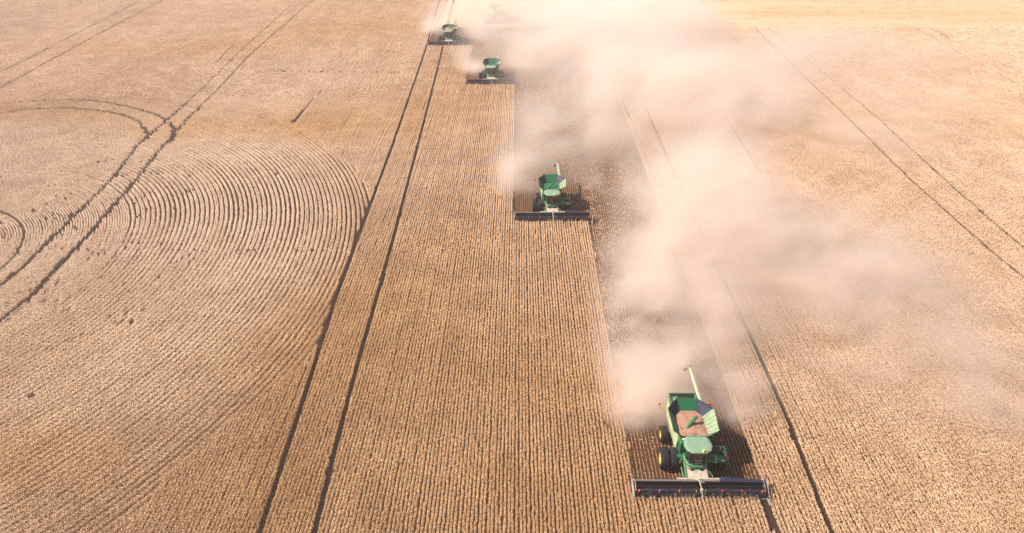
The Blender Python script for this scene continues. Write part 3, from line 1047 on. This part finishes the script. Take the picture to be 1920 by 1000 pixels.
    add_panel(bm, [(-.92, -3.14, .40), (.92, -3.14, .40), (.92, -4.10, .17), (-.92, -4.10, .17)], .03)
    for x in (-.5, 0, .5):
        add_box(bm, (x, -3.62, .315), (.05, .95, .03), rot=Matrix.Rotation(R(13.5), 3, 'X'))
    mesh_obj('feed_belt', fix(bm), M['rubber'], hd)
    bm = bmesh.new()
    add_box(bm, (0, -4.16, .16), (2 * W, .14, .08), bev=.01)
    for x in np.arange(-6.0, 6.05, .152):
        add_tube(bm, (float(x), -4.20, .15), (float(x), -4.36, .12), .028, 4, .008)
    mesh_obj('cutter_bar', fix(bm), M['steel'], hd)
    ry, rz, rr = -3.98, .98, .47
    for s in (-1, 1):
        x0, x1 = s * .30, s * 5.85
        bm = bmesh.new()
        add_tube(bm, (x0, ry, rz), (x1, ry, rz), .115, 12)
        rl = mesh_obj('reel', fix(bm), M['navy'], hd)
        bm = bmesh.new()
        for k in range(6):
            a = 2 * math.pi * k / 6 + .3
            y, z = ry + rr * math.cos(a), rz + rr * math.sin(a)
            add_tube(bm, (x0, y, z), (x1, y, z), .028, 6)
            for x in np.arange(.42, 5.8, .19):
                add_tube(bm, (s * float(x), y, z), (s * float(x), y - .06, z - .24), .012, 3)
        for x in (.32, 1.75, 3.2, 4.6, 5.83):
            for k in range(6):
                a = 2 * math.pi * k / 6 + .3
                add_tube(bm, (s * x, ry, rz), (s * x, ry + rr * math.cos(a), rz + rr * math.sin(a)), .022, 5)
        o = mesh_obj('reel_tines', fix(bm), M['black'], hd)
        o['kind'] = 'stuff'
        for x in (2.13, 3.95):
            bm = bmesh.new()
            add_box(bm, (s * x - s * .15, ry - .10, rz + .04), (.11, .12, .30), bev=.02)
            mesh_obj('reel_marker', fix(bm), M['orange'] if s < 0 else M['red'], hd)
        bm = bmesh.new()
        add_box(bm, (s * 5.68, ry - .10, rz + .04), (.15, .12, .28), bev=.02)
        mesh_obj('reel_marker', fix(bm), M['orange'], hd)
        bm = bmesh.new()
        add_box(bm, (s * .42, ry - .10, rz + .02), (.06, .10, .24), bev=.02)
        mesh_obj('reel_marker', fix(bm), M['lime'], hd)
        # the arm at the end of the reel
        bm = bmesh.new()
        add_path(bm, [(s * 5.98, -3.05, 1.40), (s * 5.98, -3.5, 1.36), (s * 5.98, -4.05, 1.0)], .055, 8)
        add_tube(bm, (s * 5.95, -3.1, .9), (s * 5.97, -3.7, 1.2), .04, 8)
        mesh_obj('reel_arm', fix(bm), M['steel'], hd)
        # end shield and divider point
        bm = bmesh.new()
        add_panel(bm, [(s * 6.16, -2.80, .15), (s * 6.16, -4.35, .10), (s * 6.16, -4.30, .55), (s * 6.16, -3.6, 1.05), (s * 6.16, -2.95, 1.45), (s * 6.16, -2.78, 1.40)], .07)
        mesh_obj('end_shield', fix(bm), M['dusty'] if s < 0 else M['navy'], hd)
        bm = bmesh.new()
        add_tube(bm, (s * 6.2, -4.25, .36), (s * 6.24, -5.05, .20), .16, 8, .02)
        add_path(bm, [(s * 6.22, -2.85, 1.52), (s * 6.26, -3.6, 1.25), (s * 6.28, -4.4, .75), (s * 6.26, -4.9, .32)], .035, 6)
        add_box(bm, (s * 6.2, -2.86, 1.58), (.20, .22, .24), bev=.04)
        mesh_obj('divider', fix(bm), M['steel'], hd)
    bm = bmesh.new()
    add_path(bm, [(-.12, -3.0, 1.50), (-.02, -3.45, 1.52), (.10, -4.0, 1.12), (.16, -4.45, .62)], .06, 8)
    add_path(bm, [(-.42, -3.1, 1.46), (-.05, -3.2, 1.52), (.2, -3.45, 1.50), (.42, -3.45, 1.44)], .035, 6)
    add_box(bm, (.10, -3.98, 1.05), (.22, .34, .34), bev=.03)
    add_box(bm, (-.10, -3.1, 1.5), (.26, .26, .16), bev=.03)
    mesh_obj('centre_arm', fix(bm), M['dusty'], hd)
    return root


def kids(o):
    return [c for c in bpy.data.objects if c.parent == o]


def copy_tree(o, parent, cmap):
    c = o.copy()
    COL.objects.link(c)
    if parent is not None:
        c.parent = parent
    for ch in cmap.get(o.name, ()):
        copy_tree(ch, c, cmap)
    return c


proto = make_harvester()
bpy.context.view_layer.update()
cmap = {}
for o in bpy.data.objects:
    if o.parent is not None:
        cmap.setdefault(o.parent.name, []).append(o)
GRP = 'combine harvesters staggered across the field'
SPOTS = [   # x, y of the front axle, yaw, label, grain level
    (17.0, 50.6, 0.0, 'green combine harvester with brown grain filling its tank, frontmost and largest of the staggered row', .62),
    (5.45, 106.1, 0.012, 'green combine harvester with nearly empty tank, second from the front', .12),
    (-6.85, 179.0, 0.0, 'green combine harvester beside the tall strip of standing crop, third from the front', .10),
    (-20.6, 216.9, 0.0, 'green combine harvester with heaped tank, its wide header crossing the pair of dark wheel tracks', .85),
    (-6.6, 247.0, 0.35, 'dim harvester almost lost in thick pale dust, last of the row', .5),
]
for i, (x, y, rz, lab, lvl) in enumerate(SPOTS):
    h = proto if i == 0 else copy_tree(proto, None, cmap)
    h.location = (x, y, 0)
    h.rotation_euler = (0, 0, rz)
    tag(h, lab, 'combine harvester', GRP)
    # the grain in its tank
    bm = bmesh.new()
    lo = [(-.95, .30), (.95, .30), (1.36, .75), (1.36, 3.2), (.85, 4.0), (-.85, 4.0), (-1.36, 3.2), (-1.36, .75)]
    if lvl >= .3:
        k = 1 + (.22 if lvl > .7 else .10) * lvl
        zz = 3.42 + (.35 if lvl > .7 else .14) * lvl
    else:
        k, zz = .93, 3.2 + .3 * lvl
    rings = []
    nseg = 40
    for t in (1.0, .9, .75, .55, .35, .15):
        ring = []
        for q in range(nseg):
            a = 2 * math.pi * q / nseg
            # radius of the octagon in this direction
            dx, dy = math.cos(a), math.sin(a)
            rad = 9
            for (p0, p1) in zip(lo, lo[1:] + lo[:1]):
                ax, ay, bx, by = p0[0], p0[1] - 2.1, p1[0], p1[1] - 2.1
                den = dx * (by - ay) - dy * (bx - ax)
                if abs(den) > 1e-9:
                    s_ = (ax * (by - ay) - ay * (bx - ax)) / den
                    u_ = (ax * dy - ay * dx) / den
                    if s_ > 0 and -1e-6 <= u_ <= 1 + 1e-6:
                        rad = min(rad, s_)
            r_ = rad * t * k * .985
            hz = (1 - t) * (.10 + .3 * lvl) + .03 * math.sin(5 * a + 7 * t) * (t < .95)
            ring.append((dx * r_, 2.1 + dy * r_, zz + hz))
        rings.append(ring)
    add_loft(bm, rings, cap0=False)
    g = mesh_obj('grain_heap', fix(bm), M['grain'], None, True)
    g.location = (x, y, 0)
    g.rotation_euler = (0, 0, rz)
    tag(g, kind='stuff')
# ------------------------------------------------------------------ dust raised by the harvesters, and the dusty air
def value_noise3(X, scale, seed, octaves=5, gain=0.55):
    g = np.random.default_rng(seed)
    out = np.zeros(len(X), np.float32)
    amp, tot = 1.0, 0.0
    for o in range(octaves):
        G = g.random((32, 32, 32)).astype(np.float32)
        q = X / (scale / 2.03 ** o) + np.float32(57.3 * (o + 1))
        i = np.floor(q).astype(np.int32)
        f = (q - i).astype(np.float32)
        f = f * f * (3 - 2 * f)
        a, b = i % 32, (i + 1) % 32
        fx, fy, fz = f[:, 0], f[:, 1], f[:, 2]
        v = 0
        for cx, wx in ((a[:, 0], 1 - fx), (b[:, 0], fx)):
            for cy_, wy in ((a[:, 1], 1 - fy), (b[:, 1], fy)):
                for cz, wz in ((a[:, 2], 1 - fz), (b[:, 2], fz)):
                    v = v + G[cx, cy_, cz] * (wx * wy * wz)
        out += amp * v
        tot += amp
        amp *= gain
    return out / tot


def dust_material(name, col, aniso=0.25):
    m = bpy.data.materials.new(name)
    m.use_nodes = True
    t = m.node_tree
    t.nodes.clear()
    out = t.nodes.new('ShaderNodeOutputMaterial')
    pv = t.nodes.new('ShaderNodeVolumePrincipled')
    pv.inputs['Color'].default_value = (*col, 1)
    pv.inputs['Density'].default_value = 1.0
    pv.inputs['Anisotropy'].default_value = aniso
    t.links.new(pv.outputs[0], out.inputs['Volume'])
    return m


DUST = dust_material('dust', (0.885, 0.795, 0.725))


def dust_cloud(name, lo, hi, vox, blobs, seed, nscale, gain, label, gmax=2.0):
    lo, hi = np.array(lo, float), np.array(hi, float)
    n = np.maximum(4, np.round((hi - lo) / vox).astype(int))
    ax = [np.linspace(lo[i], hi[i], n[i], dtype=np.float32) for i in range(3)]
    B = np.zeros((n[2], n[1], n[0]), np.float32)
    for px, py, z, rx, ry, rz, dn in blobs:
        cx, cy_ = gnd(px, py, z)
        sl = []
        for i, (c, r) in enumerate(((cx, rx), (cy_, ry), (z, rz))):
            a, b = np.searchsorted(ax[i], c - 2.6 * r), np.searchsorted(ax[i], c + 2.6 * r)
            sl.append(slice(a, b))
        ex = np.exp(-((ax[0][sl[0]] - cx) / rx) ** 2)
        ey = np.exp(-((ax[1][sl[1]] - cy_) / ry) ** 2)
        ez = np.exp(-((ax[2][sl[2]] - z) / rz) ** 2)
        B[sl[2], sl[1], sl[0]] += dn * ez[:, None, None] * ey[None, :, None] * ex[None, None, :]
    B = B.ravel()
    k = np.where(B > 0.004)[0]
    iz, r_ = np.divmod(k, n[0] * n[1])
    iy, ix = np.divmod(r_, n[0])
    X = np.stack([ax[0][ix], ax[1][iy], ax[2][iz] * 1.35], 1)
    # wind shear leans the billows over, two rounds of warping curl them
    X[:, 0] -= 0.35 * X[:, 2]
    w1 = np.stack([value_noise3(X, nscale * 1.6, seed + j, 2) - .5 for j in range(3)], 1)
    X2 = X + w1 * nscale * 1.5
    nz = value_noise3(X2, nscale, seed + 9, 5, 0.58)
    nz = np.clip((nz - .5) * gain + .60, 0, gmax)
    d = np.zeros(len(B), np.float32)
    d[k] = 0.62 * np.clip(B[k] - 0.012, 0, None) * nz
    me = bpy.data.meshes.new(name)
    me.vertices.add(len(d))
    me.attributes.new('dust', 'FLOAT', 'POINT').data.foreach_set('value', d)
    me.materials.append(DUST)
    o = bpy.data.objects.new(name, me)
    COL.objects.link(o)
    tag(o, label, None, None, 'stuff')
    ng = bpy.data.node_groups.new(name + '_nodes', 'GeometryNodeTree')
    ng.interface.new_socket('Geometry', in_out='INPUT', socket_type='NodeSocketGeometry')
    ng.interface.new_socket('Geometry', in_out='OUTPUT', socket_type='NodeSocketGeometry')
    nn, ln = ng.nodes, ng.links
    gi, go = nn.new('NodeGroupInput'), nn.new('NodeGroupOutput')
    pos, sp = nn.new('GeometryNodeInputPosition'), nn.new('ShaderNodeSeparateXYZ')
    ln.new(pos.outputs[0], sp.inputs[0])

    def mth(op, a, b=None, c=None):
        x = nn.new('ShaderNodeMath')
        x.operation = op
        for i, v in enumerate((a, b, c)):
            if v is None:
                continue
            if isinstance(v, (int, float)):
                x.inputs[i].default_value = v
            else:
                ln.new(v, x.inputs[i])
        return x.outputs[0]
    idx = []
    for i in range(3):
        st = (hi[i] - lo[i]) / (n[i] - 1)
        t = mth('ROUND', mth('DIVIDE', mth('SUBTRACT', sp.outputs[i], float(lo[i])), float(st)))
        idx.append(mth('MINIMUM', mth('MAXIMUM', t, 0.0), float(n[i] - 1)))
    full = mth('MULTIPLY_ADD', mth('MULTIPLY_ADD', idx[2], float(n[1]), idx[1]), float(n[0]), idx[0])
    na = nn.new('GeometryNodeInputNamedAttribute')
    na.data_type = 'FLOAT'
    na.inputs['Name'].default_value = 'dust'
    si = nn.new('GeometryNodeSampleIndex')
    si.data_type = 'FLOAT'
    si.domain = 'POINT'
    ln.new(gi.outputs[0], si.inputs['Geometry'])
    ln.new(na.outputs['Attribute'], si.inputs['Value'])
    ln.new(full, si.inputs['Index'])
    vc = nn.new('GeometryNodeVolumeCube')
    ln.new(si.outputs[0], vc.inputs['Density'])
    vc.inputs['Min'].default_value = lo
    vc.inputs['Max'].default_value = hi
    for i, a in enumerate(('Resolution X', 'Resolution Y', 'Resolution Z')):
        vc.inputs[a].default_value = int(n[i])
    sm = nn.new('GeometryNodeSetMaterial')
    sm.inputs['Material'].default_value = DUST
    ln.new(vc.outputs[0], sm.inputs['Geometry'])
    ln.new(sm.outputs[0], go.inputs[0])
    o.modifiers.new('cloud', 'NODES').node_group = ng
    return o


PLUME_A = [
    (1215, 745, 1.6, 3.0, 2.4, 1.6, .6), (1225, 690, 2.2, 3.2, 3.5, 2.0, .35), (1340, 690, 2.2, 3.0, 3.2, 2.0, .25), (1180, 640, 2.5, 2.6, 5, 2.4, .15),
    (1178, 778, .8, 1.8, 1.6, .9, 0.94), (1205, 772, .9, 2.0, 1.6, 1.0, 1.22), (1232, 765, 1.0, 1.8, 1.8, 1.1, 1.22), (1180, 735, 1.4, 2.0, 2.4, 1.4, 0.68), (1215, 715, 2.0, 2.4, 2.4, 1.6, 0.68),
    (1355, 772, .8, 1.6, 1.6, .9, 0.81), (1392, 768, 0.9, 1.6, 1.7, 1.0, 0.94), (1400, 735, 1.4, 1.8, 2.4, 1.4, 0.54), (1270, 690, 2.2, 2.6, 3, 1.8, 0.54), (1300, 735, 1.6, 2.0, 2.0, 1.4, 0.54),
    (1195, 762, 1.1, 2.6, 2.0, 1.4, 0.81), (1232, 745, 1.6, 2.6, 2.6, 1.8, 0.81), (1190, 700, 2, 3.0, 4, 2.2, 0.30), (1240, 670, 2.5, 4, 5, 2.5, 0.30), (1380, 765, 1.1, 2.3, 2.2, 1.4, 0.68),
    (1350, 720, 1.8, 3, 3, 2, 0.27), (1390, 700, 2, 2.5, 4, 2.2, 0.27),
    (1230, 610, 3, 5, 7, 3, 0.19), (1300, 620, 3, 6, 6, 3, 0.14), (1200, 540, 3.5, 4, 7, 3, 0.16), (1260, 520, 4, 6, 8, 4, 0.27), (1360, 620, 3, 4, 6, 3, 0.14),
    (1260, 450, 5, 6, 10, 4.5, .24), (1320, 380, 6, 7, 10, 5, .32), (1400, 370, 6, 7, 9, 5, .25), (1330, 310, 7, 7, 10, 4.5, .2), (1250, 390, 5, 6, 9, 4, .15), (1190, 470, 3.5, 4, 8, 3, .08),
    (1420, 470, 5, 8, 9, 4, .16), (1500, 430, 5, 9, 9, 4, .14), (1600, 470, 5, 10, 9, 4, .10), (1560, 540, 4.5, 9, 8, 3.5, 0.12), (1680, 560, 4.5, 9, 8, 3.5, 0.12), (1760, 640, 4, 8, 6, 3, 0.11),
    (1830, 720, 4, 7, 5, 3, 0.11), (1700, 680, 3.5, 8, 6, 3, .05), (1880, 770, 3.5, 6, 5, 2.5, .06), (1480, 600, 3, 7, 8, 3, .04), (1420, 560, 3, 5, 8, 3, .06), (1180, 620, 2.5, 4, 8, 2.5, 0.11), (1330, 540, 3.5, 6, 8, 3.5, 0.16), (1270, 580, 3, 6, 7, 3, 0.16), (1450, 680, 2.5, 7, 7, 2.5, .03), (1580, 640, 3, 9, 8, 2.5, .05), (1760, 720, 3, 9, 7, 2.5, .05), (1650, 420, 4, 10, 10, 3.5, .05), (1160, 540, 2.5, 3, 8, 2.5, .06), (1640, 720, 2.5, 9, 6, 2.2, .03), (1750, 530, 4, 9, 8, 3, .06)]
PLUME_B = [
    (1060, 290, 2, 9, 16, 2.5, .08), (1180, 270, 2, 12, 16, 2.5, .08), (1300, 240, 2.5, 14, 16, 3, .07), (1000, 180, 2, 8, 16, 2.5, .09), (1120, 320, 2, 9, 10, 2.5, .06), (1240, 320, 2, 10, 10, 2.5, .06),  # this line and the next: low veil added to brighten the shaded ground
    (1420, 240, 3, 16, 16, 3, .055), (1560, 250, 3, 18, 16, 3, .045), (1700, 250, 3, 18, 16, 3, .03), (1650, 110, 5, 22, 20, 4, .02), (1000, 130, 2.5, 10, 14, 3, .06), (900, 70, 2, 9, 14, 3, .04),
    (985, 352, 1.3, 3.2, 2.5, 1.5, .7), (962, 330, 2, 2.5, 3.5, 2, .5), (985, 300, 2.5, 4, 5, 2.6, .4), (1005, 250, 3, 6, 10, 3, .12), (1085, 354, 1.0, 3.5, 1.8, 1.0, .6), (1130, 345, 1.2, 5, 2.4, 1.3, .4),
    (1040, 210, 4, 7, 12, 4, .12), (1110, 215, 5, 8, 14, 4.5, .16), (1180, 150, 6, 12, 16, 5, .2), (1260, 140, 7, 14, 16, 5, .2), (1130, 120, 6, 10, 14, 5, .12), (1350, 150, 7, 14, 16, 5, .12),
    (1300, 200, 6, 12, 12, 4, .1), (1450, 110, 6, 16, 18, 5, .055), (1520, 80, 6, 18, 18, 5, .05), (1650, 85, 6, 20, 18, 5, .04), (1450, 200, 5, 14, 14, 4, .07), (1600, 170, 5, 16, 14, 4, .04),
    (1750, 130, 5, 18, 16, 4, .03), (1850, 100, 5, 18, 16, 4, .025), (1750, 190, 4, 14, 12, 3.5, .05),
    (890, 127, 1.3, 2.5, 3, 1.6, .7), (872, 112, 2.0, 2.5, 4, 2.4, .5), (985, 122, 1.3, 6, 3, 1.3, .5), (930, 90, 4, 8, 9, 4, .10), (1000, 80, 5, 12, 12, 5, .16), (1080, 60, 6, 14, 18, 6, .2),
    (1160, 50, 7, 16, 20, 6, .2), (1240, 40, 7, 14, 18, 6, .18),
    (812, 52, 1.8, 3, 4, 2.2, .6), (850, 28, 4, 7, 9, 4, .2), (900, 20, 5, 8, 14, 5, .10), (965, 10, 6, 14, 16, 6, .05), (1050, 5, 7, 18, 18, 6, .2), (1150, 5, 7, 20, 18, 6, .2),
    (1230, 15, 7, 16, 16, 6, .18), (890, 60, 3, 6, 7, 3, .10), (940, 55, 4, 8, 8, 4, .07)]
dust_cloud('dust_cloud', (2, 50, 0), (84, 136, 15), 0.33, PLUME_A, 11, 4.3, 2.5, 'pale pink dust billowing behind the frontmost harvester and drifting aside')
dust_cloud('dust_cloud', (-40, 104, 0), (165, 310, 22), 0.6, PLUME_B, 47, 8.0, 2.4, 'wide bank of pale dust hanging behind the farther harvesters')

HAZE = dust_material('haze_air', (0.94, 0.87, 0.84), 0.3)
HAZE.node_tree.nodes['Principled Volume'].inputs['Density'].default_value = 0.0004
bm = bmesh.new()
add_box(bm, (0, 0, 27.5), (7400, 7400, 57))
tag(mesh_obj('haze', bm, HAZE), kind='stuff')
